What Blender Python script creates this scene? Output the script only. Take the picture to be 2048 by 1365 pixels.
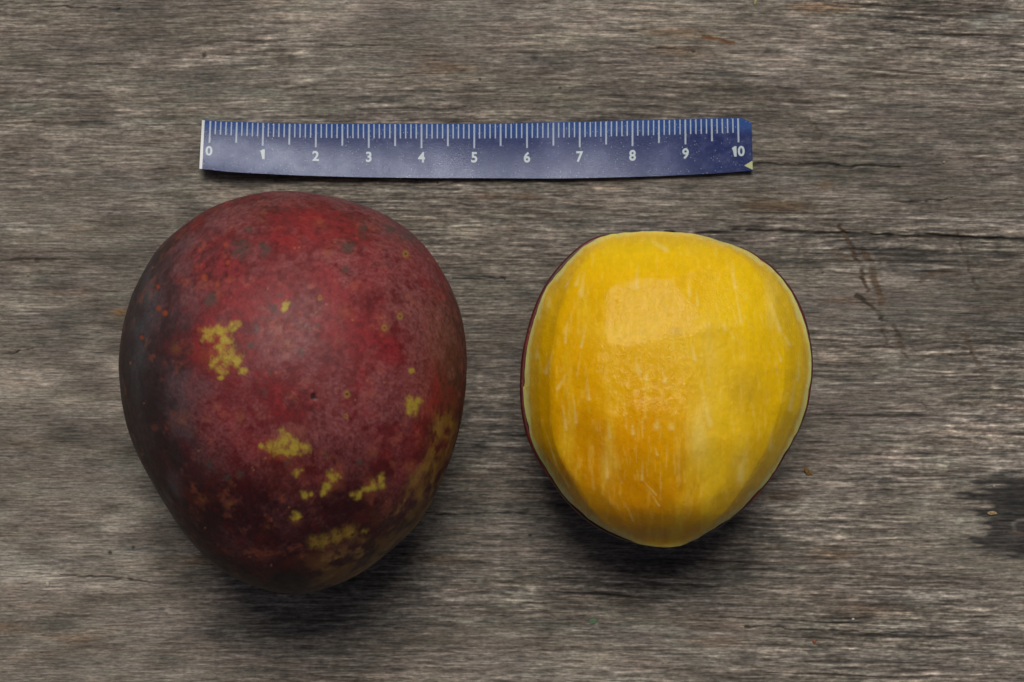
import bpy, bmesh, math, random
import numpy as np
from mathutils import Vector

# ------------------------------------------------------------------ scene, camera, light
S = bpy.context.scene
for o in list(bpy.data.objects):
    bpy.data.objects.remove(o)
COL = S.collection
CM = 0.01                      # everything below is worked out in centimetres
PPC = 105.8                    # the photograph shows the tabletop at 105.8 pixels per centimetre
CAM_H = 42.0                   # camera height above the tabletop, cm
FRAME_W = 2048 / PPC

cam_d = bpy.data.cameras.new('camera')
cam = bpy.data.objects.new('camera', cam_d); COL.objects.link(cam)
cam.location = (0, 0, CAM_H * CM)
cam_d.sensor_width = 36
cam_d.lens = 36 * CAM_H / FRAME_W
cam_d.clip_start = 0.01; cam_d.clip_end = 50
cam_d.dof.use_dof = True
cam_d.dof.focus_distance = (CAM_H - 1.6) * CM
cam_d.dof.aperture_fstop = 32
S.camera = cam

SUN_ZEN, SUN_AZ = 30.0, 2.0    # degrees from the zenith, degrees clockwise from the top of the picture
w = bpy.data.worlds.new('World'); S.world = w; w.use_nodes = True
nt = w.node_tree; nt.nodes.clear()
sky = nt.nodes.new('ShaderNodeTexSky'); sky.sky_type = 'NISHITA'; sky.sun_disc = False
sky.sun_elevation = math.radians(90 - SUN_ZEN); sky.sun_rotation = math.radians(SUN_AZ)
sky.air_density = 0.15; sky.dust_density = 2.0; sky.ozone_density = 0.1
bg = nt.nodes.new('ShaderNodeBackground'); bg.inputs['Strength'].default_value = 0.05
wo = nt.nodes.new('ShaderNodeOutputWorld')
nt.links.new(sky.outputs[0], bg.inputs[0]); nt.links.new(bg.outputs[0], wo.inputs[0])

sun_d = bpy.data.lights.new('sun', 'SUN')
sun_d.energy = 1.5; sun_d.angle = math.radians(25); sun_d.color = (1.0, 0.962, 0.90)
sun = bpy.data.objects.new('sun', sun_d); COL.objects.link(sun)
sz, sa = math.radians(SUN_ZEN), math.radians(SUN_AZ)
to_sun = Vector((math.sin(sz) * math.sin(sa), math.sin(sz) * math.cos(sa), math.cos(sz)))
sun.rotation_euler = to_sun.to_track_quat('Z', 'Y').to_euler()
sun.location = to_sun * 2

S.view_settings.view_transform = 'Standard'; S.view_settings.look = 'None'
S.view_settings.exposure = 0.46; S.view_settings.gamma = 1

# ------------------------------------------------------------------ helpers
rng = np.random.default_rng(7)
random.seed(7)

def lin(c):
    c = np.asarray(c, dtype=np.float64) / 255.0
    return np.where(c <= 0.04045, c / 12.92, ((c + 0.055) / 1.055) ** 2.4)

def world(px, py, z):
    """point (cm) at height z that the photograph shows at pixel px, py"""
    k = (CAM_H - z) / CAM_H / PPC
    return (px - 1024) * k, (682.5 - py) * k, z

def smooth(a, b, x):
    t = np.clip((x - a) / (b - a), 0, 1)
    return t * t * (3 - 2 * t)

def hash3(i, j, k, seed):
    n = (i * 374761393 + j * 668265263 + k * 2147483647 + seed * 1274126177) & 0xFFFFFFFF
    n = ((n ^ (n >> 13)) * 1274126177) & 0xFFFFFFFF
    n = ((n ^ (n >> 16)) * 2246822519) & 0xFFFFFFFF
    return ((n ^ (n >> 15)) & 0xFFFFFF) / float(0xFFFFFF) * 2 - 1

def noise3(p, seed=0):
    f = np.floor(p).astype(np.int64); t = p - f
    t = t * t * t * (t * (t * 6 - 15) + 10)
    out = 0
    for a in (0, 1):
        wa = t[:, 0] if a else 1 - t[:, 0]
        for b in (0, 1):
            wb = t[:, 1] if b else 1 - t[:, 1]
            for c in (0, 1):
                wc = t[:, 2] if c else 1 - t[:, 2]
                out = out + wa * wb * wc * hash3(f[:, 0] + a, f[:, 1] + b, f[:, 2] + c, seed)
    return out

def fbm(p, scale, octs=4, seed=0, gain=0.55):
    q = np.asarray(p, dtype=np.float64) * scale
    out = 0; amp = 1; tot = 0
    for o in range(octs):
        out = out + amp * noise3(q + 17.3 * o, seed + 31 * o); tot += amp
        amp *= gain; q = q * 2.03
    return out / tot * 1.6

def grid_faces(nu, nv, wrap=False):
    """quads of a grid stored row by row: nu columns, nv rows"""
    i = np.arange(nu if wrap else nu - 1); j = np.arange(nv - 1)
    I, J = np.meshgrid(i, j)
    I2 = (I + 1) % nu
    return np.stack([J * nu + I, J * nu + I2, (J + 1) * nu + I2, (J + 1) * nu + I], -1).reshape(-1, 4)

def fast_mesh(name, verts_cm, quads, tris=None, shade=True):
    me = bpy.data.meshes.new(name)
    v = np.asarray(verts_cm, dtype=np.float32) * CM
    tris = np.zeros((0, 3), dtype=np.int64) if tris is None else np.asarray(tris)
    me.vertices.add(len(v)); me.vertices.foreach_set('co', v.ravel())
    loops = np.concatenate([np.asarray(quads).ravel(), tris.ravel()]).astype(np.int32)
    me.loops.add(len(loops)); me.loops.foreach_set('vertex_index', loops)
    nq, ntr = len(quads), len(tris)
    st = np.concatenate([np.arange(nq) * 4, nq * 4 + np.arange(ntr) * 3]).astype(np.int32)
    me.polygons.add(nq + ntr); me.polygons.foreach_set('loop_start', st)
    me.polygons.foreach_set('use_smooth', np.full(nq + ntr, shade, dtype=bool))
    me.update(calc_edges=True); me.validate()
    return me

def colour_attr(me, rgb, name='tint'):
    a = me.attributes.new(name, 'FLOAT_COLOR', 'POINT')
    c = np.ones((len(rgb), 4), dtype=np.float32); c[:, :3] = np.clip(rgb, 0, 1)
    a.data.foreach_set('color', c.ravel())

def float_attr(me, val, name):
    a = me.attributes.new(name, 'FLOAT', 'POINT')
    a.data.foreach_set('value', np.asarray(val, dtype=np.float32))

def link(name, me, mat=None, parent=None):
    o = bpy.data.objects.new(name, me); COL.objects.link(o)
    if mat is not None: me.materials.append(mat)
    if parent is not None: o.parent = parent
    return o

def tag(o, label, cat, group=None):
    o['label'] = label; o['category'] = cat
    if group: o['group'] = group
    return o

class Nodes:
    def __init__(s, name):
        s.m = bpy.data.materials.new(name); s.m.use_nodes = True
        s.t = s.m.node_tree; s.t.nodes.clear()
        s.b = s.new('ShaderNodeBsdfPrincipled'); s.o = s.new('ShaderNodeOutputMaterial')
        s.l(s.b.outputs[0], s.o.inputs[0])
    def new(s, k, **kw):
        n = s.t.nodes.new(k)
        for a, v in kw.items(): setattr(n, a, v)
        return n
    def l(s, a, b): s.t.links.new(a, b)
    def attr(s, name):
        n = s.new('ShaderNodeAttribute'); n.attribute_name = name; return n
    def coord(s, scale):
        c = s.new('ShaderNodeTexCoord'); m = s.new('ShaderNodeMapping')
        m.inputs['Scale'].default_value = tuple(v * 100 for v in scale)      # per centimetre
        s.l(c.outputs['Object'], m.inputs['Vector']); return m.outputs[0]
    def noise(s, scale, detail=3, rough=0.55):
        n = s.new('ShaderNodeTexNoise'); n.inputs['Scale'].default_value = 1
        n.inputs['Detail'].default_value = detail; n.inputs['Roughness'].default_value = rough
        s.l(s.coord(scale), n.inputs['Vector']); return n.outputs['Fac']
    def remap(s, x, a, b, c, d):
        n = s.new('ShaderNodeMapRange'); s.l(x, n.inputs[0])
        for i, v in enumerate((a, b, c, d)): n.inputs[i + 1].default_value = v
        return n.outputs[0]
    def math(s, op, a, b):
        n = s.new('ShaderNodeMath', operation=op)
        for i, v in enumerate((a, b)):
            if isinstance(v, (int, float)): n.inputs[i].default_value = v
            else: s.l(v, n.inputs[i])
        return n.outputs[0]
    def scale_colour(s, col, fac):
        n = s.new('ShaderNodeVectorMath', operation='SCALE')
        s.l(col, n.inputs[0]); s.l(fac, n.inputs['Scale']); return n.outputs[0]
    def mix(s, fac, a, b):
        n = s.new('ShaderNodeMix', data_type='RGBA')
        for sock, v in ((n.inputs[0], fac), (n.inputs[6], a), (n.inputs[7], b)):
            if isinstance(v, (int, float)): sock.default_value = v
            elif isinstance(v, tuple): sock.default_value = v
            else: s.l(v, sock)
        return n.outputs[2]
    def bump(s, h, strength, dist):
        n = s.new('ShaderNodeBump'); n.inputs['Strength'].default_value = strength
        n.inputs['Distance'].default_value = dist * CM
        s.l(h, n.inputs['Height']); s.l(n.outputs[0], s.b.inputs['Normal'])

# ------------------------------------------------------------------ weathered tabletop
def seg_dist(X, Y, pts):
    """distance in pixels to a polyline, and how far along it (0..1)"""
    best = np.full(X.shape, 1e9); along = np.zeros(X.shape)
    n = len(pts) - 1
    for i in range(n):
        (x0, y0), (x1, y1) = pts[i], pts[i + 1]
        dx, dy = x1 - x0, y1 - y0
        t = np.clip(((X - x0) * dx + (Y - y0) * dy) / (dx * dx + dy * dy), 0, 1)
        d = np.hypot(X - x0 - t * dx, Y - y0 - t * dy)
        m = d < best
        best = np.where(m, d, best); along = np.where(m, (i + t) / n, along)
    return best, along

def build_table():
    step = 0.0185
    def axis(half, reach):
        a = np.arange(-half, half + step / 2, step)
        out = []; p = a[-1]; g = step
        while p < reach:
            g *= 1.22; p += g; out.append(p)
        out = np.array(out); return np.concatenate([-out[::-1], a, out])
    xs, ys = axis(10.6, 34), axis(7.3, 26)[::-1]
    nx, ny = len(xs), len(ys)
    fx, fy = np.fft.fftfreq(nx)[None, :], np.fft.fftfreq(ny)[:, None]
    def filt(lx, ly, seed):
        r = np.random.default_rng(seed).standard_normal((ny, nx))
        k = np.exp(-2 * math.pi ** 2 * ((fx * lx) ** 2 + (fy * ly) ** 2))
        f = np.real(np.fft.ifft2(np.fft.fft2(r) * k))
        return (f - f.mean()) / f.std()
    X, Y = np.meshgrid(xs, ys)
    PX, PY = X * PPC + 1024, 682.5 - Y * PPC
    # grain lines wander slowly and drop a little to the right
    drift = filt(260, 60, 1) * 5 + filt(90, 26, 2) * 1.3 + filt(14, 4, 22) * 0.45 - smooth(700, 2300, PX) * 14
    J0, I0 = np.meshgrid(np.arange(ny), np.arange(nx), indexing='ij')
    def warp(f, k=1.0):
        r = np.clip(J0 + drift * k, 0, ny - 1.001); a = r.astype(int); t = r - a
        f = f[a, I0] * (1 - t) + f[a + 1, I0] * t
        return f / f.std()
    soft = smooth(640, 230, PX) * (0.55 + 0.45 * smooth(150, 500, PY))         # worn smoother at the left
    g = np.clip(1.0 + 0.26 * filt(80, 25, 3), 0.45, 1.6) * (1 - 0.66 * soft)   # strength of the grain
    big = filt(190, 75, 4); med = warp(filt(46, 9, 5)); mott = filt(13, 6, 6)
    s1 = warp(filt(13, 0.62, 7)); s2 = warp(filt(5.5, 0.5, 8)); s3 = warp(filt(60, 1.0, 9)); s4 = warp(filt(1.8, 0.55, 10))
    s5 = warp(filt(16, 3.2, 11))
    fis = np.clip(-warp(filt(22, 0.55, 12)) - 1.2, 0, 2); fis2 = np.clip(-warp(filt(80, 0.6, 13)) - 1.75, 0, 1.6)
    pale = np.clip(warp(filt(16, 0.6, 14)) - 1.1, 0, 2)
    blot = np.clip(warp(filt(22, 7, 15)) - 0.9, 0, 2); pblot = np.clip(warp(filt(30, 8, 16)) - 0.9, 0, 2)
    tex = (0.05 * filt(.6, .6, 26) + 0.17 * s1 + 0.17 * s2 + 0.10 * s3 + 0.13 * s4 + 0.03 * s5 - 0.40 * fis - 0.62 * fis2 + 0.22 * pale)
    st = np.clip(filt(80, 26, 24) - .5, 0, 1.6)
    L = 0.10 * big + 0.10 * np.clip(filt(100, 30, 25), -.6, 1.6) - 0.19 * st + 0.08 * med + (0.06 + 0.09 * soft) * mott + g * tex - 0.20 * blot + 0.17 * pblot * (1 + 0.3 * s2) + .10 * smooth(420, 60, PY + 60 * big) * smooth(200, 700, PX) - .05 * smooth(900, 1300, PY + 60 * med)  # last terms put the light's falloff into the wood: paler top, darker bottom
    H = g * (0.0026 * s1 + 0.0018 * s2 + 0.0020 * s3 + 0.0007 * s4 - 0.0070 * fis - 0.009 * fis2) + 0.002 * s5 + 0.0025 * mott
    hue = warp(filt(30, 4, 17)); hue2 = warp(filt(18, 5, 18)); hue3 = warp(filt(9, 1.2, 23)); rust = np.clip(filt(30, 5, 19) - 1.7, 0, 1.5)
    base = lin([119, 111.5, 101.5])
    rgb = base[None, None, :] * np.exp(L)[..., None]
    rgb *= 1 + hue[..., None] * np.array([0.013, -0.001, -0.014]) + hue2[..., None] * np.array([0.009, -0.004, 0.008]) + hue3[..., None] * np.array([0.012, -0.003, -0.006])
    rgb *= 1 - rust[..., None] * np.array([0.02, 0.13, 0.22])
    def stain(amount, col):
        nonlocal rgb
        a = np.clip(amount, 0, 1)[..., None]
        rgb = rgb * (1 - a) + lin(col) * a
    rag = filt(9, 1.3, 20); rag2 = filt(3, 1.2, 21)
    # cracks along the grain
    cracks = [([(1330, 470), (1500, 462), (1600, 464), (1690, 468), (1760, 470), (1850, 473), (1940, 477), (2120, 484), (2400, 492)], 2.1, 4.6, 0.06),
              ([(1500, 329), (1580, 329), (1640, 331), (1690, 333), (1740, 331), (1800, 335)], 2.5, 1.2, 0.04),
              ([(1490, 1254), (1640, 1262), (1720, 1265), (1850, 1268)], 1.5, 1.0, 0.02),
              ([(-40, 521), (60, 519), (140, 520)], 2.4, 1.4, 0.02), ([(5, 706), (30, 706), (65, 699)], 1.6, 1.0, 0.015),
              ([(1790, 405), (1830, 404), (1870, 402), (1905, 398)], .9, .4, 0.02),
              ([(640, 90), (700, 92), (780, 90)], 1.4, 0.9, 0.02), ([(80, 14), (170, 15), (240, 19)], 1.6, 1.0, 0.015),
              ([(905, 557), (950, 558), (1010, 560)], 1.4, 0.9, 0.02), ([(1180, 105), (1300, 96), (1390, 102)], 1.2, 0.8, 0.015),
              ([(870, 1030), (980, 1026), (1100, 1032)], 1.2, 0.8, 0.015), ([(120, 1150), (340, 1168), (420, 1165)], 1.2, 0.8, 0.012)]
    for pts, w0, w1, dep in cracks:
        d, t = seg_dist(PX, PY + 1.6 * rag + .8 * rag2, pts)
        wd = w0 + (w1 - w0) * t
        a = (1 - smooth(wd * 0.4, wd * 1.3 + 0.8, d)) * np.clip(.95 + .3 * rag + .15 * s2, .35, 1)
        stain(a * 0.88, [30, 27, 24]); H -= a * dep
    # brown gouges across the grain
    gouge = [([(1684, 452), (1696, 478), (1706, 500), (1720, 530), (1727, 553), (1736, 580)], 4.2, 0.75, [80, 64, 50]),
             ([(1731, 505), (1741, 528), (1747, 548), (1757, 580), (1767, 606)], 6.5, 0.62, [86, 68, 50]),
             ([(1714, 592), (1732, 602), (1750, 622), (1768, 640), (1788, 656), (1804, 676)], 3.4, 0.72, [62, 56, 46]),
             ([(1762, 650), (1770, 675), (1776, 690)], 3.4, 0.5, [78, 66, 54]),
             ([(1795, 672), (1806, 700), (1814, 718)], 4.0, 0.55, [84, 68, 52]),
             ([(1733, 440), (1743, 468), (1751, 500)], 2.6, 0.45, [70, 64, 56]),
             ([(1914, 462), (1928, 505), (1942, 545), (1956, 582)], 3.0, 0.6, [74, 63, 54]),
             ([(1932, 670), (1944, 700), (1956, 728), (1972, 742)], 4.2, 0.55, [84, 67, 52]),
             ([(1611, 500), (1616, 540), (1618, 575)], 3.0, 0.35, [76, 68, 60]),
             ([(1845, 562), (1862, 550), (1892, 542), (1915, 548)], 5.0, 0.45, [82, 64, 50]),
             ([(1672, 502), (1686, 515), (1700, 520)], 6.0, 0.42, [92, 70, 50]),
             ([(1845, 800), (1855, 820)], 2.5, 0.35, [70, 60, 50]),
             ([(1405, 76), (1436, 77), (1452, 85), (1468, 86)], 3.6, 0.75, [112, 76, 46]),
             ([(1622, 240), (1640, 265), (1644, 285)], 3.0, 0.4, [82, 68, 52])]
    for pts, wd, op, col in gouge:
        d, t = seg_dist(PX + 2.5 * rag, PY + 1.0 * rag2, pts)
        a = (1 - smooth(wd * 0.5, wd * 1.5, d)) * np.minimum(op * 1.2, .9) * np.clip(0.95 + 0.3 * rag, 0.3, 1.1)
        stain(a, col); H -= a * 0.016
    # rusty and pale marks: (x, y, half width, half height, opacity, colour)
    for x, y, a_, b_, op, col in [(975, 392, 32, 7, .5, [118, 92, 66]), (1060, 397, 34, 8, .5, [116, 90, 64]), (238, 625, 18, 9, .6, [124, 92, 52]),
                                  (165, 588, 14, 12, .3, [128, 98, 74]), (1022, 455, 14, 8, .3, [120, 92, 66]), (1650, 372, 16, 9, .5, [108, 80, 54]),
                                  (1380, 122, 22, 20, .5, [96, 86, 70]), (1338, 118, 14, 10, .55, [80, 76, 66]), (1575, 58, 26, 13, .45, [76, 72, 66]),
                                  (1960, 50, 22, 10, .5, [160, 160, 150]), (2010, 42, 28, 12, .55, [162, 160, 152]), (1520, 402, 45, 20, .35, [92, 72, 54]),
                                  (1590, 415, 40, 12, .35, [88, 72, 54]), (1830, 345, 55, 18, .4, [92, 84, 80]), (1740, 1220, 60, 10, .3, [132, 104, 82]),
                                  (45, 510, 40, 14, .35, [86, 74, 62]), (110, 60, 50, 16, .3, [108, 98, 90]), (140, 685, 40, 14, .4, [82, 74, 68]),
                                  (255, 625, 16, 10, .3, [110, 84, 50]), (180, 630, 30, 14, .3, [86, 80, 78]), (20, 1250, 60, 26, .25, [88, 70, 58]),
                                  (90, 285, 60, 22, .25, [92, 82, 74]), (1985, 1260, 50, 22, .25, [104, 104, 102])]:
        q = ((PX - x) / a_) ** 2 + ((PY - y + 2 * rag) / b_) ** 2
        stain(np.exp(-q * 1.1) * op * np.clip(1 + 0.35 * rag, 0.2, 1.5), col)
    # black knot running off the right edge
    edge = 1940 + 26 * ((PY - 1030) / 90) ** 2 - 22 * rag - 8 * s1
    kn = smooth(-16, 32, PX - edge) * smooth(936, 968, PY + 5 * rag) * smooth(1128, 1096, PY + 7 * rag - (PX - 1960) * 0.1)
    stain(kn * np.clip(0.88 + 0.07 * s2, 0.6, 0.97), [36, 35, 35])
    H -= kn * 0.006
    for pts, wd, col in [([(2030, 1060), (2026, 1050), (2036, 1042), (2048, 1040)], 4, [128, 124, 116]), ([(2010, 1063), (2032, 1065), (2060, 1072)], 4, [108, 88, 74]),
                         ([(1945, 1122), (1972, 1124), (2040, 1128)], 6, [140, 128, 112]), ([(1979, 1106), (1985, 1114)], 3, [124, 104, 84])]:
        d, t = seg_dist(PX, PY + rag, pts); stain((1 - smooth(wd * .3, wd * 1.6, d)) * .5 * np.clip(.8 + .4 * rag2, .1, 1), col)
    # pin holes
    for x, y, r in [(408, 112, 5), (960, 160, 3.4), (220, 1106, 4.5), (266, 1096, 4), (1060, 1072, 4), (875, 366, 2.6), (1120, 176, 3), (1645, 546, 3)]:
        d = np.hypot(PX - x, PY - y); a = 1 - smooth(r * .4, r * 1.3, d)
        stain(a * .8, [44, 42, 38]); H -= a * .02
    H = np.clip(H, -0.12, 0.012) - 0.0125            # highest fibre just under z = 0
    n = nx * ny
    V = np.stack([X.ravel(), Y.ravel(), H.ravel()], 1)
    q = grid_faces(nx, ny)[:, ::-1]
    # rim of the board: the border again 2.4 cm lower, and a flat underside
    ring = np.concatenate([np.arange(nx), np.arange(1, ny) * nx + nx - 1, (ny - 1) * nx + np.arange(nx - 2, -1, -1), np.arange(ny - 2, 0, -1) * nx])
    low = V[ring].copy(); low[:, 2] = -2.4
    m = len(ring); a = np.arange(m); b = (a + 1) % m
    side = np.stack([ring[a], ring[b], n + b, n + a], 1)
    ctr = n + m
    V = np.concatenate([V, low, [[0, 0, -2.4]]])
    tris = np.stack([n + a, n + b, np.full(m, ctr)], 1)
    me = fast_mesh('wooden_tabletop', V, np.concatenate([q, side]), tris)
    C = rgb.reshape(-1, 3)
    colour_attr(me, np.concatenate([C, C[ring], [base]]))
    N = Nodes('weathered_wood')
    f1 = N.noise((2.2, 30, 2.2), 3, 0.65); f2 = N.noise((9, 24, 9), 3, 0.7)
    k = N.math('MULTIPLY', N.remap(f1, 0.33, 0.67, 0.56, 1.44), N.remap(f2, 0.33, 0.67, 0.70, 1.30))
    f3 = N.noise((.45, 9, .45), 2, 0.5); f4 = N.noise((.9, 15, .9), 1, 0.5)                  # thin continuous growth lines
    for f_, wd, lo in ((f3, .016, .60), (f4, .022, .74)):
        d = N.math('ABSOLUTE', N.math('SUBTRACT', f_, .5), 0.0)
        k = N.math('MULTIPLY', k, N.remap(d, 0, wd, lo, 1))
    N.l(N.scale_colour(N.attr('tint').outputs['Color'], k), N.b.inputs['Base Color'])
    N.b.inputs['Roughness'].default_value = 0.72; N.b.inputs['Specular IOR Level'].default_value = 0.28
    N.bump(N.math('ADD', f1, N.math('MULTIPLY', f2, 0.5)), 0.7, 0.006)
    o = link('wooden_tabletop', me, N.m)
    tag(o, 'weathered grey wooden tabletop with cracks and brown gouges under the fruit', 'table')
build_table()

# ------------------------------------------------------------------ outlines read off the photograph
MANGO = [(545,383),(602,386),(641,391),(673,399),(715,410),(753,424),(786,441),(818,463),(850,495),(876,531),(892,557),(908,592),(921,634),(927,682),(931,747),
         (928,780),(926,812),(918,851),(908,886),(892,935),(873,973),(853,1019),(828,1054),(792,1086),(760,1115),(721,1143),(673,1167),(630,1181),(585,1185),(536,1180),
         (487,1164),(452,1143),(413,1112),(388,1086),(355,1041),(330,999),(304,957),(281,912),(262,867),(251,828),(244,780),(239,715),(243,682),(252,640),(268,587),
         (288,553),(317,503),(359,465),(394,437),(442,408),(478,397),(510,387)]
HALF = [(1307,463),(1346,465),(1386,468),(1410,473),(1436,480),(1462,486),(1494,498),(1520,514),(1544,531),(1563,551),(1584,577),(1602,611),(1613,640),(1623,685),(1627,725),
        (1626,757),(1623,775),(1618,810),(1605,849),(1589,881),(1568,918),(1542,960),(1515,992),(1484,1023),(1452,1047),(1412,1071),(1373,1088),(1341,1096),(1318,1094),(1273,1090),
        (1231,1075),(1191,1055),(1157,1029),(1131,1002),(1104,965),(1078,926),(1060,891),(1049,857),(1042,817),(1040,780),(1041,743),(1044,709),(1052,672),(1060,640),
        (1070,611),(1083,582),(1099,556),(1118,532),(1144,505),(1162,490),(1189,473),(1205,468),(1240,465),(1271,465)]

def polar(pts, c, n, blur):
    p = np.array(pts, dtype=float) - c
    th = np.arctan2(-p[:, 1], p[:, 0]); r = np.hypot(p[:, 0], p[:, 1])
    o = np.argsort(th); th, r = th[o], r[o]
    T = np.linspace(-math.pi, math.pi, n, endpoint=False)
    R = np.interp(T, np.concatenate([th - 2 * math.pi, th, th + 2 * math.pi]), np.tile(r, 3))
    k = np.exp(-0.5 * (np.fft.fftfreq(n) * n / blur) ** 2)
    return T, np.real(np.fft.ifft(np.fft.fft(R) * k))

def blob(px, py, spots, warp):
    """soft union of round spots (x, y, radius) with a ragged edge"""
    out = np.zeros(len(px))
    for x, y, r in spots:
        d = np.hypot(px - x, py - y)
        out = np.maximum(out, 1 - smooth(r * 0.22, r * 1.2, d + warp * r * 0.55))
    return out

# ------------------------------------------------------------------ whole mango
def build_mango():
    c = np.array([586.0, 772.0]); nT, nP = 720, 400
    T, R = polar(MANGO, c, nT, 11)
    hz = 2.95; zs = 3.35                                   # half height, height at which the outline is seen
    ph = np.linspace(-math.pi / 2 + 1e-3, math.pi / 2 - 1e-3, nP)
    PH, TH = np.meshgrid(ph, T, indexing='ij'); RR = np.broadcast_to(R, PH.shape)
    cs = np.cos(PH) ** 0.93
    kx = (CAM_H - zs) / CAM_H / PPC * 1.019
    cx, cy = (c[0] - 4 - 1024) * kx / 1.019, (682.5 - c[1]) * kx / 1.019
    x = cx + RR * np.cos(TH) * cs * kx * 0.997; y = cy + RR * np.sin(TH) * cs * kx * 0.997
    sgn = np.sign(np.sin(PH)); z = sgn * np.abs(np.sin(PH)) ** 1.04
    tip = 1 - 0.16 * smooth(0.5, -3.8, y - cy) - 0.05 * smooth(1.5, 3.8, y - cy)
    z = hz + z * np.where(z > 0, hz * tip, hz * 0.97)
    P = np.stack([x.ravel(), y.ravel(), z.ravel()], 1)
    nrm = P - np.array([cx, cy, hz]); nrm /= np.linalg.norm(nrm, axis=1)[:, None]
    lump = 0.035 * fbm(P, 0.45, 2, 3) + 0.006 * fbm(P, 1.6, 3, 4) + 0.0006 * fbm(P, 14, 2, 5)
    P = P + nrm * lump[:, None]
    P[:, 2] -= P[:, 2].min() - 0.003
    k = CAM_H / (CAM_H - P[:, 2]) * PPC
    px, py = 1024 + P[:, 0] * k, 682.5 - P[:, 1] * k       # where the skin shows in the photograph
    py = np.where(P[:, 2] < 2.2, py + 400, py)             # the underside carries no copied marks
    th0 = np.arctan2(-(py - c[1]), px - c[0])
    ed = np.interp(th0, np.append(T, math.pi), np.append(R, R[0])) - np.hypot(px - c[0], py - c[1])   # pixels in from the outline
    n1 = fbm(P, 0.62, 4, 11); n2 = fbm(P, 1.5, 5, 12, .6); n3 = fbm(P, 4.2, 4, 13, .6); n4 = fbm(P, 11, 3, 14, .7); n5 = fbm(P, 26, 2, 15, .7)
    nb = fbm(P, 1.1, 4, 16, .6); ng = fbm(P, 2.4, 4, 17, .6)
    C = np.broadcast_to(lin([110, 32, 34]), P.shape).copy()
    def mix(a, col):
        nonlocal C
        a = np.clip(a, 0, 1)[:, None]; C = C * (1 - a) + lin(col) * a
    g = lambda x, y, a, b: np.exp(-(((px - x) / a) ** 2 + ((py - y) / b) ** 2))
    # broad zones
    mix(0.85 * smooth(505, 395, py - n2 * 45), [72, 36, 32])                          # brownish shoulder, its fall-off of light darkened into the skin colour
    mix(0.9 * smooth(0.05, 0.6, n1 + 0.6 * n2 + .25 * n3), [82, 22, 24])                          # darker wine blotches
    mix(0.7 * smooth(0.2, 0.9, -n1 + 0.4 * n3), [152, 36, 42])
    mix(0.65 * smooth(0.25, 0.8, n2), [104, 26, 30])
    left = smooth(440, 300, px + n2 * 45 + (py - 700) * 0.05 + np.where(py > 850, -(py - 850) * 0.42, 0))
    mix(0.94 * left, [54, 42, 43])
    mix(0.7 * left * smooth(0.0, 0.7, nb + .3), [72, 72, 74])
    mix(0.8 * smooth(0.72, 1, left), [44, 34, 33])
    mix(.7 * (g(590, 450, 90, 50) + g(760, 520, 80, 50)) * smooth(-.4, .5, ng), [148, 34, 36])
    mix(.75 * g(882, 680, 34, 90) * smooth(-.7, .3, ng), [136, 56, 34])
    mix(.75 * (g(715, 460, 34, 22) + g(690, 490, 28, 20) + g(800, 610, 30, 34)) , [98, 36, 28])
    mix(.55 * (g(520, 770, 60, 80) + g(630, 745, 44, 40) + g(770, 690, 50, 60)), [112, 24, 30])
    mix(0.8 * smooth(850, 905, px + n2 * 18) * smooth(470, 520, py) * smooth(1000, 850, py), [58, 45, 41])  # right limb: dim grazing shading put into the skin colour
    mix(0.85 * smooth(735, 840, px + (py - 440) * -0.2) * smooth(560, 440, py + n2 * 20), [62, 48, 42])
    low = smooth(820, 1010, py + n1 * 40); mix(.93 * low, [40, 13, 13])  # maroon lower side, with its shade put into the skin colour
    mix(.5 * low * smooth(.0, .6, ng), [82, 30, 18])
    mix(.6 * (g(300, 590, 16, 60) + g(276, 700, 18, 90) + .8 * g(345, 1000, 16, 60)) * smooth(-.7, .4, n2), [84, 88, 92])
    mix(.5 * g(410, 600, 85, 190) * smooth(-.6, .5, nb), [112, 78, 84])
    # waxy bloom: pinkish grey, grainy
    bl = smooth(-0.45, 0.5, nb + 0.5 * n3 + .3 * n4) * (1 - .65 * low) * (1 - left * .85) * (0.7 + 0.5 * n5)
    bl = bl + .45 * (g(700, 780, 90, 90) + g(420, 560, 80, 110) + g(640, 560, 110, 120) + g(850, 620, 60, 90)) * (.8 + .7 * n4)
    mix(0.52 * bl, [138, 84, 84])
    mix(.35 * (1 - left) * (1 - low) * smooth(.1, .8, -nb + .5 * n4), [156, 34, 40])
    # orange freckling and stipple
    mix(.32 * smooth(.35, 1.05, n3 + .4 * n4 + .25 * n1), [146, 76, 48])
    mix(.30 * smooth(.4, 1.1, n2 + .5 * n3 + .2 * n4) * smooth(-.2, .5, -n1), [154, 84, 46])
    mix(.5 * smooth(.25, .8, -n4 * .6 - n3 * .5 + .3 * n2), [84, 22, 24])
    C *= (1 + 0.16 * n5 + 0.05 * n4)[:, None]
    wp = 1.2 * n3 + .85 * n4 + .15 * n5
    # dark green bruises
    dk = blob(px, py, [(482, 500, 20), (470, 512, 12), (725, 456, 17), (694, 494, 14), (548, 616, 11), (579, 611, 9), (515, 660, 10), (499, 689, 9), (527, 786, 10), (540, 745, 8),
                       (600, 706, 8), (636, 652, 6), (500, 458, 12), (528, 498, 12), (690, 540, 9), (560, 590, 7), (480, 950, 9), (575, 925, 8), (652, 910, 8), (720, 924, 7), (455, 955, 10), (420, 930, 9),
                       (780, 455, 18), (812, 478, 20), (425, 600, 14)], wp)
    mix(.66 * dk * smooth(-.6, .1, n4 + .3), [66, 66, 58])
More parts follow.
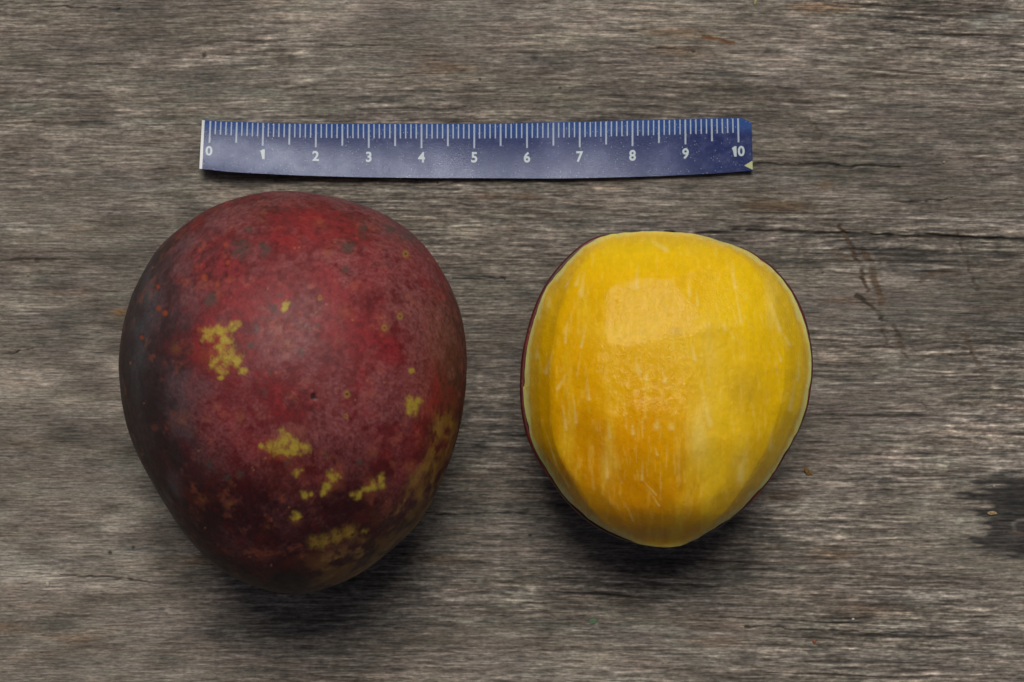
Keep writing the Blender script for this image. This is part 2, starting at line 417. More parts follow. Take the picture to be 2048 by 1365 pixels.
    # yellow-green islands
    ye = blob(px, py, [(420, 668, 15), (438, 664, 17), (448, 680, 15), (466, 652, 9), (474, 648, 7), (443, 700, 16), (457, 712, 20), (430, 722, 15), (445, 738, 15), (470, 722, 16), (487, 742, 9), (442, 756, 6),
                       (572, 880, 20), (556, 896, 19), (588, 898, 18), (538, 894, 14), (607, 894, 13), (574, 908, 12), (522, 892, 9),
                       (824, 812, 17), (818, 824, 12), (838, 801, 12), (820, 800, 12), (822, 742, 6), (664, 958, 13), (674, 947, 11), (655, 974, 12), (647, 986, 11), (682, 955, 8),
                       (746, 970, 14), (760, 962, 11), (734, 980, 12), (718, 990, 10), (764, 973, 9), (706, 991, 8), (594, 946, 12), (612, 992, 12), (622, 990, 9), (592, 1036, 11), (572, 612, 10), (568, 618, 8),
                       (705, 640, 3)], wp)
    yo = blob(px, py, [(630, 1085, 20), (650, 1085, 22), (672, 1075, 20), (700, 1066, 22), (725, 1066, 18), (885, 838, 22), (898, 850, 18), (876, 866, 22), (890, 870, 18), (868, 884, 14), (872, 905, 18), (862, 935, 18)], wp)
    halo = blob(px, py, [(440, 705, 62), (566, 894, 66), (826, 812, 32), (662, 966, 36), (740, 976, 40)], wp * .6)
    mix(.42 * halo * smooth(-.3, .6, n3 + .3 * n4), [150, 82, 46])
    olive = smooth(86, 40, ed + 34 * n2 + 10 * n3) * smooth(-.02, -.35, th0) * smooth(-1.62, -1.30, th0)
    mix(.8 * olive * smooth(-.45, .35, ng + .6 * n3), [122, 84, 38]); mix(.6 * olive * smooth(.0, .7, n3), [150, 116, 58]); mix(.6 * olive * smooth(.25, .8, -n3 + .3 * n4), [66, 48, 26])
    mix(.85 * yo * smooth(-.5, .3, n3 + .4 * n4), [152, 122, 42])
    mix(.42 * smooth(-.35, .45, n4 * .5 + .8 * n3) * blob(px, py, [(x, y, 19) for x, y in [(395, 855), (430, 810), (455, 690), (380, 697), (352, 697), (405, 1000), (470, 965), (590, 1040), (540, 1055), (460, 1010), (640, 700), (575, 690), (430, 588), (655, 505), (745, 905), (780, 925), (815, 935), (610, 860), (480, 835), (365, 842), (385, 838), (412, 845), (690, 620), (770, 655), (530, 432), (640, 445)]], wp), [150, 92, 48])
    mix(.93 * ye * (1 - .45 * smooth(.15, .8, -n3 + .4 * n4)), [174, 150, 52]); C *= (1 + .10 * n4 * ye)[:, None]
    # pores: pale ring, dark centre
    r2 = np.random.default_rng(5)
    pores = [(811, 508, 6), (800, 633, 5.5), (769, 656, 5), (694, 789, 6), (692, 833, 4), (640, 596, 4), (431, 670, 4), (409, 668, 3), (424, 716, 4), (456, 708, 4), (465, 726, 3), (812, 810, 3), (748, 966, 3)]
    for x, y, r in pores:
        d = np.hypot(px - x, (py - y) * .8); mix(.7 * (1 - smooth(r * .5, r * 1.5, d + .8 * n4)), [158, 122, 50]); mix(.85 * (1 - smooth(r * .25, r * .55, d)), [40, 30, 20])
    for x, y, r in [(400, 500, 4), (408, 555, 6), (435, 569, 5), (458, 560, 5), (456, 525, 4), (318, 617, 5), (330, 627, 5), (452, 490, 4), (398, 659, 4), (316, 574, 3), (284, 676, 4)]:
        d = np.hypot(px - x, py - y); mix(.85 * (1 - smooth(r * .5, r * 1.4, d + wp)), [150, 66, 34])
    for i in range(150):                                   # tiny dark lenticels scattered on the skin
        x, y, r = r2.uniform(260, 910), r2.uniform(420, 1150), r2.uniform(1.3, 2.8)
        m = (np.abs(px - x) < 6) & (np.abs(py - y) < 6)
        d = np.hypot(px[m] - x, py[m] - y); a = (.65 * (1 - smooth(r * .5, r * 1.2, d)))[:, None]
        C[m] = C[m] * (1 - a) + lin([56, 30, 24] if r2.random() < .7 else [170, 112, 70]) * a
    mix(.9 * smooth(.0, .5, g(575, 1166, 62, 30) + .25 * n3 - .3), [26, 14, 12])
    d = np.hypot(px - 628, py - 795) + 2.2 * n4
    scab = 1 - smooth(4, 10, d); mix(.9 * scab, [30, 20, 17])
    P -= nrm * (0.02 * scab)[:, None]
    v0 = len(P)
    P = np.concatenate([P, [[P[:nT, 0].mean(), P[:nT, 1].mean(), P[:nT, 2].min()], [P[-nT:, 0].mean(), P[-nT:, 1].mean(), P[-nT:, 2].mean() + .0002]]])
    C = np.concatenate([C, [C[0], C[v0 - 1]]])
    a = np.arange(nT); b = (a + 1) % nT
    tr = np.concatenate([np.stack([b, a, np.full(nT, v0)], 1), np.stack([v0 - nT + a, v0 - nT + b, np.full(nT, v0 + 1)], 1)])
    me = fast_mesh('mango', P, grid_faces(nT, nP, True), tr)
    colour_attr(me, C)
    N = Nodes('mango_skin')
    f = N.noise((34, 34, 34), 2, .6); f2 = N.noise((6, 6, 6), 3, .6)
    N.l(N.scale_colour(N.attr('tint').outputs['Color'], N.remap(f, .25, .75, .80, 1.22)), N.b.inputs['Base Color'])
    N.l(N.remap(f2, .3, .7, .46, .62), N.b.inputs['Roughness'])
    N.b.inputs['Specular IOR Level'].default_value = .34
    N.bump(f, .5, .006)
    tag(link('mango', me, N.m), 'whole dark red mango with yellow-green patches lying below the ruler', 'mango')
build_mango()

# ------------------------------------------------------------------ mango with its upper side peeled
def build_peeled():
    root = bpy.data.objects.new('peeled_mango', None); COL.objects.link(root)
    c = np.array([1333.0, 775.0]); zr = 2.35
    cx0, cy0, _ = world(c[0], c[1], 0); root.location = (cx0 * CM, cy0 * CM, 0); root.empty_display_size = .02
    tag(root, 'peeled mango with bare yellow flesh facing up and red skin around its edge', 'mango')
    off = np.array([cx0, cy0, 0])
    nT = 760
    T, R = polar(HALF, c, nT, 30)
    ux, uy = np.cos(T), np.sin(T)
    top = np.exp(-((T - math.pi / 2 + .03) / .42) ** 4); bot = np.exp(-((T + math.pi / 2 - .02) / .22) ** 4)
    jag = np.interp(T, np.linspace(-math.pi, math.pi, 160), rng.normal(0, .55, 160))
    inset = (5.6 + np.interp(T, np.linspace(-math.pi, math.pi, 46), rng.normal(0, 1.1, 46)) + 1.6 * np.maximum(0, -ux) - 1.2 * np.maximum(0, ux)) * (1 - top) * (1 - bot) + jag * (1 - .3 * top)
    Rf = R - np.maximum(inset, -1.0)
    Rs = R - 5 * top - 5 * bot
    k = (CAM_H - zr) / CAM_H / PPC
    # --- skin: bowl below, thin lip on top
    ph = np.linspace(-math.pi / 2 + 1e-3, 0.0, 90)
    rows = []
    for p in ph:
        s = math.cos(p) ** .9
        rows.append(np.stack([(c[0] - 1024) * k + Rs * ux * s * k, (682.5 - c[1]) * k + Rs * uy * s * k, np.full(nT, zr * .97 + zr * .97 * math.sin(p))], 1))
    for s, z in ((-1.2, zr * .985), (-3.2, zr), (-9, zr - .01), (-40, zr - .35)):
        rr = Rs + s
        rows.append(np.stack([(c[0] - 1024) * k + rr * ux * k, (682.5 - c[1]) * k + rr * uy * k, np.full(nT, z)], 1))
    P = np.concatenate(rows); P[:, 2] -= P[:, 2].min() - .003
    n1, n2, n3 = fbm(P, .8, 4, 51), fbm(P, 3, 4, 52), fbm(P, 14, 3, 53)
    C = np.broadcast_to(lin([84, 26, 24]), P.shape).copy()
    def mixs(a, col):
        nonlocal C
        a = np.clip(a, 0, 1)[:, None]; C = C * (1 - a) + lin(col) * a
    mixs(.7 * smooth(.1, .8, n1), [62, 34, 32]); mixs(.5 * smooth(.2, .8, n2), [120, 34, 30]); mixs(.4 * smooth(.5, .9, n3), [130, 80, 44])
    nb = len(P); ctr = np.array([[P[:nT, 0].mean(), P[:nT, 1].mean(), .0031]])
    a = np.arange(nT); b = (a + 1) % nT
    me = fast_mesh('skin', np.concatenate([P, ctr]) - off, grid_faces(nT, len(rows), True), np.stack([b, a, np.full(nT, nb)], 1))
    colour_attr(me, np.concatenate([C, C[:1]]))
    N = Nodes('peel_rim'); f = N.noise((30, 30, 30), 2)
    N.l(N.scale_colour(N.attr('tint').outputs['Color'], N.remap(f, .25, .75, .8, 1.2)), N.b.inputs['Base Color'])
    N.b.inputs['Roughness'].default_value = .4; N.bump(f, .25, .004)
    link('skin', me, N.m, root)
    # --- flesh: knife facets lengthwise, profile along the fruit given by its slope
    nR = 330
    rho = np.concatenate([np.linspace(0.004, .9, nR - 70), np.linspace(.9, 1, 71)[1:]]); nR = len(rho)
    RHO, TH = np.meshgrid(rho, T, indexing='ij')
    px = (c[0] + RHO * Rf * np.cos(TH)).ravel(); py = (c[1] - RHO * Rf * np.sin(TH)).ravel()
    ox, oy = c[0] + R * ux, c[1] - R * uy
    ytop, ybot = oy.min(), oy.max()
    rgt = ox > (ox[np.argmin(oy)] + (ox[np.argmax(oy)] - ox[np.argmin(oy)]) * (oy - ytop) / (ybot - ytop))
    o = np.argsort(oy[rgt]); xr = np.interp(py, oy[rgt][o], ox[rgt][o]); o = np.argsort(oy[~rgt]); xl = np.interp(py, oy[~rgt][o], ox[~rgt][o])
    u = np.clip((px - (xl + xr) / 2) / np.maximum((xr - xl) / 2, 1), -1, 1)
    sy = [ytop, 474, 486, 510, 545, 580, 622, 660, 700, 760, 820, 870, 910, 960, 1020, 1050, 1072, 1084, ybot]
    ss = [1.2, 1.8, 1.5, .88, .52, .33, .205, .13, .08, .04, -.01, -.06, -.12, -.27, -.6, -1.2, -1.8, -1.3, -.7]
    yy = np.linspace(ytop, ybot, 4000); sl = np.interp(yy, sy, ss)
    sl = np.convolve(np.pad(sl, 20, 'edge'), np.ones(41) / 41, 'valid'); dy = yy[1] - yy[0]
    sl[sl < 0] *= -sl[sl > 0].sum() / sl[sl < 0].sum()
    prof = np.cumsum(sl) * dy; prof -= np.linspace(prof[0], prof[-1], len(prof)); F = np.interp(py, yy, prof)
    uu = np.linspace(-1, 1, 2001)
    gk = np.interp(uu, [-1, -.965, -.93, -.88, -.77, -.52, .15, .56, .84, .93, .965, 1], [0, .05, .16, .42, .70, .925, .995, .85, .52, .20, .06, 0])
    gk = np.convolve(np.pad(gk, 30, 'edge'), np.hanning(61) / np.hanning(61).sum(), 'valid'); gk[0] = gk[-1] = 0
    gr = (1 - np.abs(uu) ** 2.3) ** .55; gk = .45 * gk + .55 * gr * np.interp(np.abs(uu), [0, .8, .93, 1], [1, 1, .6, 0])
    P2 = np.stack([px, py, np.zeros_like(px)], 1) / PPC
    lon = (px - c[0]) / (1 + .0 * py)
    G = np.interp(np.clip(u + .012 * fbm(P2, 1.2, 2, 61), -1, 1), uu, gk)
    rim = smooth(1, .93, RHO.ravel())
    bump = rim * (.012 * fbm(P2, 1.1, 3, 62) + .0060 * fbm(P2 * [1.3, .7, 1], 2.6, 3, 65) + .0026 * fbm(P2 * [1.3, .7, 1], 6, 2, 63) + .0012 * fbm(P2, 14, 2, 64) + .0060 * fbm(P2, 8.0, 3, 66) * np.clip(np.exp(-((px - 1310) / 85) ** 2 - ((py - 795) / 42) ** 2) + .9 * np.exp(-((px - 1270) / 80) ** 2 - ((py - 600) / 50) ** 2), 0, 1))
    D = F * G * 1.28 + 1.9 * fbm(P2, 1.9, 3, 67) * rim                                       # dome height in pixels, then flat knife cuts through it
    def cut(x, y, sx, sy_, depth, soft=1.6):
        nonlocal D
        i = np.argmin((px - x) ** 2 + (py - y) ** 2)
        pl = D[i] - depth + sy_ * (py - y) + sx * (px - x)
        h = np.clip(.5 + .5 * (pl - D) / soft, 0, 1)
        D = pl * (1 - h) + D * h - soft * h * (1 - h)
    cut(1266, 626, .03, .262, 8.0)
    cut(1300, 800, .0, .09, 2.6, 1.5)
    cut(1455, 730, -.17, .06, 5.0, 2.5)
    cut(1470, 560, -.17, .42, 5.0, 2.5)
    cut(1150, 640, .42, .28, 5.0, 5.0)
    cut(1145, 860, .45, -.22, 4.0, 6.0)
    cut(1250, 980, .12, -.40, 4.5, 4.0)
    cut(1430, 940, -.22, -.36, 6.0, 4.0)
    cut(1330, 520, .0, .82, 4.0, 1.0)
    z = D / PPC + bump
    # --- colour
    n1, n2, n3 = fbm(P2, .7, 3, 71), fbm(P2 * [2.4, .5, 1], 1.4, 4, 72), fbm(P2 * [3, .8, 1], 5, 3, 73); n4 = fbm(P2, 16, 2, 74)
    C = np.broadcast_to(lin([238, 193, 10]), (len(px), 3)).copy()
    def mixf(a, col):
        nonlocal C
        a = np.clip(a, 0, 1)[:, None]; C = C * (1 - a) + lin(col) * a
    g = lambda x, y, a, b: np.exp(-(((px - x) / a) ** 2 + ((py - y) / b) ** 2))
    mixf(.74 * smooth(620, 980, py + 40 * n1) * smooth(1620, 1370, px + 40 * n2), [218, 145, 3]); mixf(.7 * g(1140, 800, 100, 220), [224, 160, 6]); mixf(.35 * (g(1310, 960, 110, 140) + g(1235, 880, 90, 130)), [218, 144, 2]); mixf(.5 * smooth(800, 1040, py), [212, 142, 6])
    mixf(.5 * g(1190, 1010, 60, 70), [218, 156, 8]); mixf(.6 * g(1230, 720, 60, 60), [234, 180, 10])
    mixf(.55 * (g(1450, 780, 80, 140) + g(1430, 950, 60, 110)), [238, 204, 40]); mixf(.5 * (g(1480, 600, 90, 90) + g(1300, 500, 160, 40)), [238, 202, 24])
    mixf(.45 * smooth(.1, .9, n2), [238, 198, 44]); mixf(.4 * smooth(.1, .9, -n1), [232, 180, 8]); mixf(.25 * smooth(.3, .9, n3), [240, 204, 84])
    mixf(.3 * g(1235, 665, 60, 26), [244, 214, 70]); mixf(.5 * (g(1487, 780, 30, 40) + .9 * g(1352, 663, 14, 10)), [190, 152, 40])
    mixf(.55 * (g(1405, 840, 22, 70) + g(1395, 880, 18, 40) + g(1470, 960, 26, 46) + .5 * g(1215, 930, 14, 60) + g(1420, 700, 16, 60) + g(1540, 620, 14, 70)) * smooth(-.5, .5, n2), [240, 208, 96])
    e = RHO.ravel(); er = (1 - e) * np.repeat(Rf[None, :], nR, 0).ravel()            # pixels in from the cut edge
    side = np.clip(.35 + .9 * np.abs(np.cos(TH.ravel())), 0, 1)
    mixf(.7 * smooth(25, 8, er + 6 * n2) * side, [228, 184, 60]); mixf(.9 * smooth(11, 3, er + 4 * n3 + 2 * n2) * side, [230, 222, 136]); mixf(.4 * smooth(5, 1, er) * side, [206, 204, 112])
    # pale fibres, splayed out from the stem end
    r3 = np.random.default_rng(21); lift = np.zeros(len(px))
    fibres = [(1462, 520, 1470, 575, 5), (1470, 575, 1483, 645, 4), (1300, 480, 1332, 500, 7), (1275, 530, 1273, 575, 6), (1377, 555, 1380, 590, 5), (1393, 580, 1396, 610, 4), (1168, 545, 1162, 590, 7), (1160, 545, 1152, 570, 5),
              (1148, 545, 1130, 575, 3), (1100, 590, 1096, 612, 5), (1173, 645, 1162, 695, 4), (1135, 640, 1130, 685, 4), (1075, 690, 1073, 715, 6), (1105, 705, 1092, 745, 6), (1135, 745, 1115, 778, 5), (1123, 800, 1132, 858, 5), (1146, 790, 1152, 845, 5),
              (1175, 760, 1178, 800, 4), (1270, 715, 1278, 745, 7), (1296, 745, 1292, 760, 6), (1325, 740, 1330, 765, 6), (1216, 840, 1219, 875, 5), (1264, 845, 1266, 868, 5), (1315, 835, 1313, 855, 8), (1343, 845, 1343, 855, 9), (1310, 895, 1314, 910, 4),
              (1212, 905, 1214, 955, 5), (1285, 920, 1284, 960, 4), (1284, 960, 1312, 990, 3), (1090, 860, 1112, 930, 3), (1112, 930, 1138, 975, 3), (1540, 605, 1560, 660, 7), (1560, 660, 1580, 690, 5), (1448, 640, 1450, 660, 6), (1380, 680, 1390, 720, 6),
              (1250, 1005, 1266, 1042, 3), (1300, 985, 1318, 1012, 3), (1555, 700, 1562, 722, 4), (1400, 760, 1420, 850, 7), (1495, 880, 1480, 960, 8), (1545, 850, 1540, 900, 5), (1590, 760, 1580, 820, 6), (1600, 700, 1596, 760, 5)]
    for i in range(150):
        t = r3.uniform(.12, .93) * 2 - 1; y0 = r3.uniform(500, 1010)
        half = np.interp(y0, [464, 560, 760, 900, 1095], [130, 250, 288, 250, 60])
        x0 = 1333 + t * half * .93; ln = r3.uniform(12, 72)
        fan = t * (np.interp(y0, [464, 620, 780, 1095], [1.1, .6, .06, -.75])) + r3.normal(0, .06)
        fibres.append((x0, y0, x0 + fan * ln, y0 + ln, r3.uniform(1.6, 4.2) * (1.2 if abs(t) > .5 else 1)))
    for i, (x0, y0, x1, y1, wd) in enumerate(fibres):
        m = np.where((px > min(x0, x1) - 14) & (px < max(x0, x1) + 14) & (py > min(y0, y1) - 14) & (py < max(y0, y1) + 14))[0]
        if len(m) == 0: continue
        dx, dy_ = x1 - x0, y1 - y0; L2 = dx * dx + dy_ * dy_
        t = np.clip(((px[m] - x0) * dx + (py[m] - y0) * dy_) / L2, 0, 1)
        d = np.hypot(px[m] - x0 - t * dx, py[m] - y0 - t * dy_)
        a = (1 - smooth(0, wd * (.8 + .5 * t), d)) * (.15 + .85 * t) * (.62 if i < 43 else r3.uniform(.07, .26))
        C[m] = C[m] * (1 - a[:, None]) + lin([240, 212, 118]) * a[:, None]
        lift[m] = np.maximum(lift[m], a)
    C *= (1 + .04 * n4 + .03 * n3)[:, None]
    z = z + .008 * lift * rim
    # wet beads
    for i in range(90):
        x0, y0, r = r3.uniform(1180, 1560), r3.uniform(500, 900), r3.uniform(1.6, 3.4)
        if i > 60: x0, y0 = r3.uniform(1225, 1400), r3.uniform(740, 835)
        m = np.where((np.abs(px - x0) < 6) & (np.abs(py - y0) < 8))[0]
        z[m] += .006 * np.exp(-(((px[m] - x0) / r) ** 2 + ((py[m] - y0) / (r * 1.5)) ** 2))
    Z = zr + z
    # the rim is placed by the photograph at height zr, the dome rises straight above that plan
    P = np.stack([(px - 1024) * k, (682.5 - py) * k, Z], 1)
    # allow for the dome coming nearer the camera, so that facets stay where they are seen
    kk = (CAM_H - Z) / CAM_H / PPC
    P[:, 0] = (px - 1024) * kk; P[:, 1] = (682.5 - py) * kk
    nb = len(P); last = P[-nT:].copy(); last[:, 2] -= .25; last[:, :2] = last[:, :2] * .985 + np.array([(c[0] - 1024) * k, (682.5 - c[1]) * k]) * .015
    apex = P[:nT].mean(0)[None]
    V = np.concatenate([P, last, apex]) - off; CC = np.concatenate([C, C[-nT:], C[:1]])
    a = np.arange(nT); b = (a + 1) % nT
    q = grid_faces(nT, nR + 1, True)[:, ::-1]
    me = fast_mesh('flesh', V, q, np.stack([a, b, np.full(nT, nb + nT)], 1))
    colour_attr(me, CC)
    N = Nodes('mango_flesh')
    col = N.attr('tint').outputs['Color']; N.l(col, N.b.inputs['Base Color'])
    f = N.noise((30, 22, 30), 3, .65); f2 = N.noise((11, 7, 11), 3, .6)
    N.l(N.remap(f2, .3, .7, .14, .30), N.b.inputs['Roughness'])
    N.b.inputs['Specular IOR Level'].default_value = .12
    N.b.subsurface_method = 'RANDOM_WALK'
    N.b.inputs['Subsurface Weight'].default_value = .6
    N.b.inputs['Subsurface Radius'].default_value = (1.0, .55, .10); N.b.inputs['Subsurface Scale'].default_value = .003
    N.bump(N.math('ADD', f, N.math('MULTIPLY', f2, .8)), .75, .010)
    link('flesh', me, N.m, root)
build_peeled()

# ------------------------------------------------------------------ blue plastic ruler strip
TOPX = [395, 405, 473, 578, 737, 960, 1104, 1262, 1420, 1482, 1501, 1510]
TOPY = [240, 240.6, 244, 247, 247.4, 247.5, 245, 241, 237, 236, 236, 236]
BOTX = [395, 401, 462, 522, 607, 720, 844, 960, 1101, 1174, 1292, 1420, 1494, 1504, 1510]
BOTY = [336, 337, 344.5, 347.5, 351.6, 354.8, 356.4, 356.6, 357.5, 356.5, 353.5, 348, 342.5, 341, 340.5]
def ruler_lift(s):
    return np.interp(s, [395, 420, 560, 740, 950, 1150, 1350, 1505], [.165, .165, .155, .115, .095, .095, .05, .01])
def ruler_point(s, t, up=0.0):
    """s: pixel column at the top edge, t: 0 top edge .. 1 lower edge, up: cm above the upper face"""
    s = np.asarray(s, float); t = np.asarray(t, float)
    yt = np.interp(s, TOPX, TOPY); yb = np.interp(s, BOTX, BOTY)
    yt = yt * .5 + .25 * (np.interp(s - 25, TOPX, TOPY) + np.interp(s + 25, TOPX, TOPY))
    yb = yb * .5 + .25 * (np.interp(s - 25, BOTX, BOTY) + np.interp(s + 25, BOTX, BOTY))
    lean = np.interp(s, [395, 480, 700, 1300, 1510], [-5.5, -3.5, 0, 0, 3])
    z = .045 + np.interp(s, [395, 420, 560, 760, 1300, 1510], [.14, .13, .07, 0, 0, .08]) + ruler_lift(s) * np.clip(t, 0, 1.1) ** 2 + .012 * np.sin(s / 60.0) * t
    return np.stack(world(s + lean * t, yt + (yb - yt) * t, z + up), -1)

def build_ruler():
    root = bpy.data.objects.new('ruler', None); COL.objects.link(root)
    x0, y0, _ = world(950, 300, 0); root.location = (x0 * CM, y0 * CM, 0); root.empty_display_size = .02
    tag(root, 'short blue plastic ruler strip marked 0 to 10 above the mangoes', 'ruler')
    off = np.array([x0, y0, 0])
    def strip(name, s0, s1, ns, nt, mat, up, th, col=None, corner=False):
        s = np.linspace(s0, s1, ns); t = np.linspace(0, 1, nt)
        S_, T_ = np.meshgrid(s, t)
        if corner:                                         # clipped upper right corner
            cut = np.clip(S_ - 1484, 0, None) / 17 * .085
            T_ = np.maximum(T_, cut)
        A = ruler_point(S_.ravel(), T_.ravel(), up); B = ruler_point(S_.ravel(), T_.ravel(), up - th)
        n = len(A); q = grid_faces(ns, nt)
        ring = np.concatenate([np.arange(ns), np.arange(1, nt) * ns + ns - 1, (nt - 1) * ns + np.arange(ns - 2, -1, -1), np.arange(nt - 2, 0, -1) * ns])
        r2 = np.roll(ring, -1)
        side = np.stack([ring, r2, n + r2, n + ring], 1)
        me = fast_mesh(name, np.concatenate([A, B]) - off, np.concatenate([q[:, ::-1], q + n, side]))
        o = link(name, me, mat, root)
        me.set_sharp_from_angle(angle=math.radians(50))
        if col is not None:
            c = col(S_.ravel(), T_.ravel()); colour_attr(me, np.concatenate([c, c]))
        return o
    def ink(s, t):
        P = np.stack([s, t * 105, s * 0], 1) / PPC
        n, n2, n3 = fbm(P, 1.5, 3, 81), fbm(P, 7, 3, 82), fbm(P, 20, 2, 83)
        c = np.broadcast_to(lin([27, 40, 92]), (len(s), 3)).copy()
        a = (.85 * smooth(.34, .12, t + .04 * n))[:, None]; c = c * (1 - a) + lin([42, 78, 142]) * a
        wear = .16 * smooth(.25, .95, n2 + .5 * n) + .14 * smooth(.5, 1, n3)
        for x, y, r in [(875, .55, 20), (1108, .55, 24), (1190, .55, 26), (1110, .2, 30), (1330, .6, 30)]:
            wear = wear + .25 * np.exp(-((s - x) ** 2 + ((t - y) * 105) ** 2) / r ** 2)
        wear = np.clip(wear, 0, .6)[:, None]
        return c * (1 - wear) + lin([104, 112, 152]) * wear
    N = Nodes('blue_plastic')
    v = N.new('ShaderNodeTexVoronoi'); v.inputs['Scale'].default_value = 1; N.l(N.coord((26, 26, 26)), v.inputs['Vector'])
    grit = N.math('LESS_THAN', v.outputs['Distance'], .17)
    pick = N.new('ShaderNodeSeparateColor'); N.l(v.outputs['Color'], pick.inputs[0])
    grit = N.math('MULTIPLY', grit, N.math('GREATER_THAN', pick.outputs[0], .78))
    N.l(N.mix(N.math('MULTIPLY', grit, .7), N.attr('tint').outputs['Color'], (.62, .64, .72, 1)), N.b.inputs['Base Color'])
    f = N.noise((40, 40, 40), 2, .7); N.l(N.math('ADD', N.remap(f, .3, .7, .14, .26), N.remap(N.noise((2.2, 2.2, 2.2), 3), .35, .65, 0, .08)), N.b.inputs['Roughness'])
    N.b.inputs['Specular IOR Level'].default_value = .31; N.b.inputs['Specular Tint'].default_value = (.8, .86, 1, 1); N.bump(f, .5, .004)
    strip('strip', 409, 1503, 420, 40, N.m, 0, .03, ink, True)
    W = Nodes('white_print'); fw = W.noise((30, 30, 30), 2)
    W.l(W.mix(W.remap(fw, .35, .7, 0, .5), (.38, .46, .57, 1), (.24, .31, .45, 1)), W.b.inputs['Base Color']); W.b.inputs['Roughness'].default_value = .4
    E = Nodes('white_edge'); E.b.inputs['Base Color'].default_value = (.66, .70, .70, 1); E.b.inputs['Roughness'].default_value = .4
    strip('white_end', 404, 409.4, 3, 40, E.m, .004, .034)
    # graduation: every millimetre line laid on the strip
    vs, qs = [], []
    for i in range(101):
        s = 421 + i * 10.55
        t1 = .455 if i % 10 == 0 else (.415 if i % 5 == 0 else .275)
        w = 1.7 if i % 5 == 0 else 1.25
        tt = np.linspace(.012, t1, 7)
        for j, t in enumerate(tt):
            for sgn in (-1, 1): vs.append(ruler_point(s + sgn * w, t, .0035))
            if j: b = len(vs); qs.append((b - 4, b - 2, b - 1, b - 3))
    me = fast_mesh('tick_marks', np.array(vs) - off, np.array(qs)); link('tick_marks', me, W.m, root)
    # numerals
    D = Nodes('numeral_print'); D.b.inputs['Base Color'].default_value = (.48, .57, .61, 1); D.b.inputs['Roughness'].default_value = .4
    for i in range(11):
        bm = bmesh.new(); shift = 0.0
        if i in (1, 10):                                   # a flagged one
            pts = [(.22, 0), (.45, 0), (.45, 1), (.27, 1), (0, .82), (.09, .62), (.22, .70)]
            bm.faces.new([bm.verts.new((x, y, 0)) for x, y in pts]); shift = .58
        if i != 1:
            cu = bpy.data.curves.new('numeral', 'FONT'); cu.body = str(i % 10); cu.size = 1; cu.offset = .028; cu.resolution_u = 6
            ob = bpy.data.objects.new('numeral_curve', cu); COL.objects.link(ob)
            dg = bpy.context.evaluated_depsgraph_get()
            tmp = bpy.data.meshes.new_from_object(ob.evaluated_get(dg))
            bpy.data.objects.remove(ob); bpy.data.curves.remove(cu)
            old = set(bm.verts); bm.from_mesh(tmp); bpy.data.meshes.remove(tmp)
            new = [v for v in bm.verts if v not in old]
            a0 = np.array([v.co[:2] for v in new]); l0, h0 = a0.min(0), a0.max(0)
            for v in new: v.co = Vector(((v.co.x - l0[0]) / (h0[1] - l0[1]) + (shift if i == 10 else 0), (v.co.y - l0[1]) / (h0[1] - l0[1]), 0))
        me = bpy.data.meshes.new('numeral')
        bmesh.ops.triangulate(bm, faces=bm.faces)
        co = np.array([v.co[:] for v in bm.verts]); lo, hi = co.min(0), co.max(0)
        sc = 20.5 / (hi[1] - lo[1]); mid = (lo + hi) / 2
        s = 421 + i * 105.5 + (co[:, 0] - mid[0]) * sc
        t = .62 - (co[:, 1] - mid[1]) * sc / 106.0
        if i == 10: s = s - 1
        W3 = ruler_point(s, t, .0035) - off
        for v, p in zip(bm.verts, W3): v.co = Vector(p) * CM
        bm.normal_update()
        for f_ in bm.faces:
            if f_.normal.z < 0: f_.normal_flip()
        bm.to_mesh(me); bm.free()
        link('numeral', me, D.m, root)
    # pale yellow pointer at the right-hand end
    Y = Nodes('yellow_print'); Y.b.inputs['Base Color'].default_value = (.46, .50, .22, 1); Y.b.inputs['Roughness'].default_value = .4
    tri = np.array([ruler_point(1486, .895, .0035), ruler_point(1502.6, .985, .0035), ruler_point(1502.6, .81, .0035)])
    link('arrow_mark', fast_mesh('arrow_mark', tri - off, np.zeros((0, 4), int), np.array([[0, 1, 2]])), Y.m, root)
build_ruler()

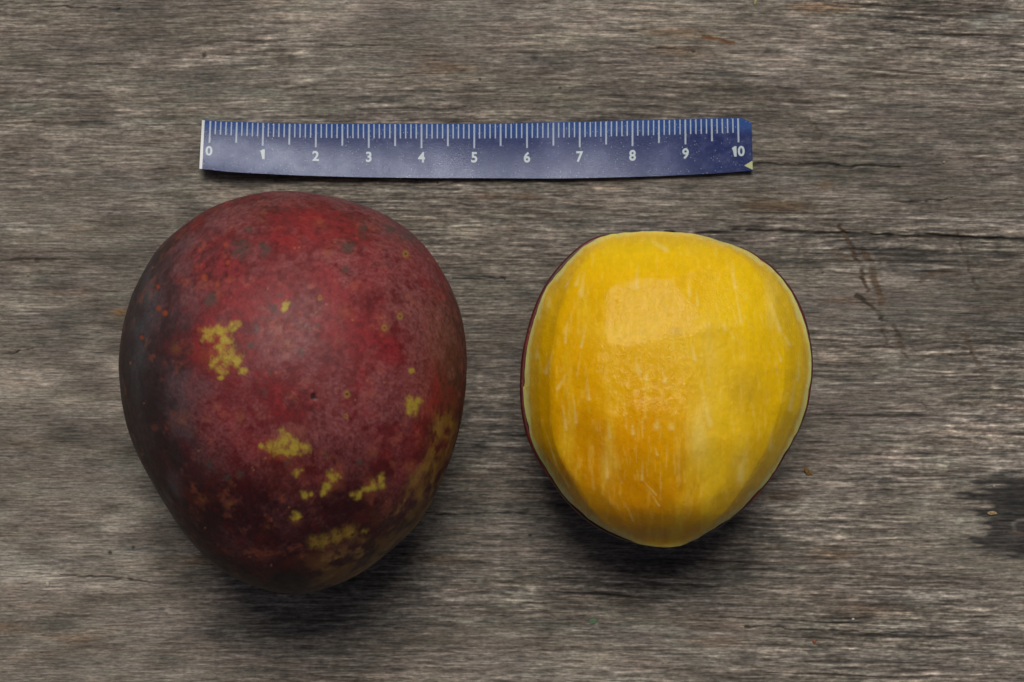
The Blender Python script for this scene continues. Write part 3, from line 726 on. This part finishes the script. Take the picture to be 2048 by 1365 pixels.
# ------------------------------------------------------------------ crumbs and flakes on the wood
def flat(name, rgb, rough=.7):
    N = Nodes(name); f = N.noise((40, 40, 40), 2)
    c = tuple(lin(rgb)) + (1,); d = tuple(lin([v * .72 for v in rgb])) + (1,)
    N.l(N.mix(f, d, c), N.b.inputs['Base Color']); N.b.inputs['Roughness'].default_value = rough
    return N.m
def speck(name, x, y, rx, ry, h, rot, mat, label, cat, seed, bits=None):
    bm = bmesh.new(); r = random.Random(seed)
    for bx, by, k in (bits or [(0, 0, 1)]):
        g = bmesh.ops.create_icosphere(bm, subdivisions=2, radius=1)
        ca, sa_ = math.cos(rot), math.sin(rot)
        for v in g['verts']:
            j = 1 + r.uniform(-.22, .22); p = v.co * j
            qx, qy, qz = p.x * rx * k, p.y * ry * k, max(p.z, -.5) * h * k
            v.co = Vector(((bx + qx * ca - qy * sa_) / PPC, (by + qx * sa_ + qy * ca) / PPC, qz)) * CM
    me = bpy.data.meshes.new(name); bm.to_mesh(me); bm.free()
    o = link(name, me, mat)
    wx, wy, _ = world(x, y, 0); o.location = (wx * CM, wy * CM, (h * .35 - .012) * CM)
    tag(o, label, cat)
speck('flake', 1186, 1243, 8, 6.5, .02, .3, flat('green_flake', [104, 134, 100]), 'tiny green flake on the wood below the peeled mango', 'flake', 1)
speck('crumb', 1613, 941, 5, 8, .03, .2, flat('orange_crumb', [132, 98, 44]), 'orange brown crumb on the wood right of the peeled mango', 'crumb', 2, [(0, 0, 1), (3, -7, .5), (9, -6, .62)])
speck('wood_chip', 1985, 1027, 9, 4, .03, -.05, flat('tan_chip', [176, 150, 108]), 'small tan chip lying on the black knot at the right edge', 'wood chip', 3)
speck('crumb', 95, 1168, 4, 5.5, .03, .1, flat('cream_crumb', [196, 188, 168]), 'cream white crumb on the wood at lower left', 'crumb', 4)
speck('crumb', 1629, 1283, 4.5, 3.6, .02, .4, flat('rust_crumb', [150, 84, 54]), 'tiny rust red crumb near the bottom edge of the tabletop', 'crumb', 5)
speck('crumb', 1706, 1239, 3, 2.4, .02, .4, flat('white_crumb', [214, 212, 204]), 'tiny white crumb on the lower right of the tabletop', 'crumb', 6)
speck('crumb', 1988, 973, 2.6, 2.6, .02, .4, flat('grey_crumb', [170, 168, 164]), 'tiny pale grey crumb on the upper part of the black knot', 'crumb', 7)
speck('straw', 1511, 2, 2.6, 8, .02, -.3, flat('straw_yellow', [196, 186, 130]), 'short pale yellow straw at the top edge of the tabletop', 'straw', 8)
speck('crumb', 57, 550, 4.5, 2.6, .02, .3, flat('sand_crumb', [158, 142, 106]), 'tiny sand coloured crumb on the wood at the left edge', 'crumb', 9)
speck('crumb', 1888, 325, 3, 2.2, .02, .3, flat('straw_crumb', [176, 166, 132]), 'tiny straw coloured crumb on the wood right of the ruler', 'crumb', 10)
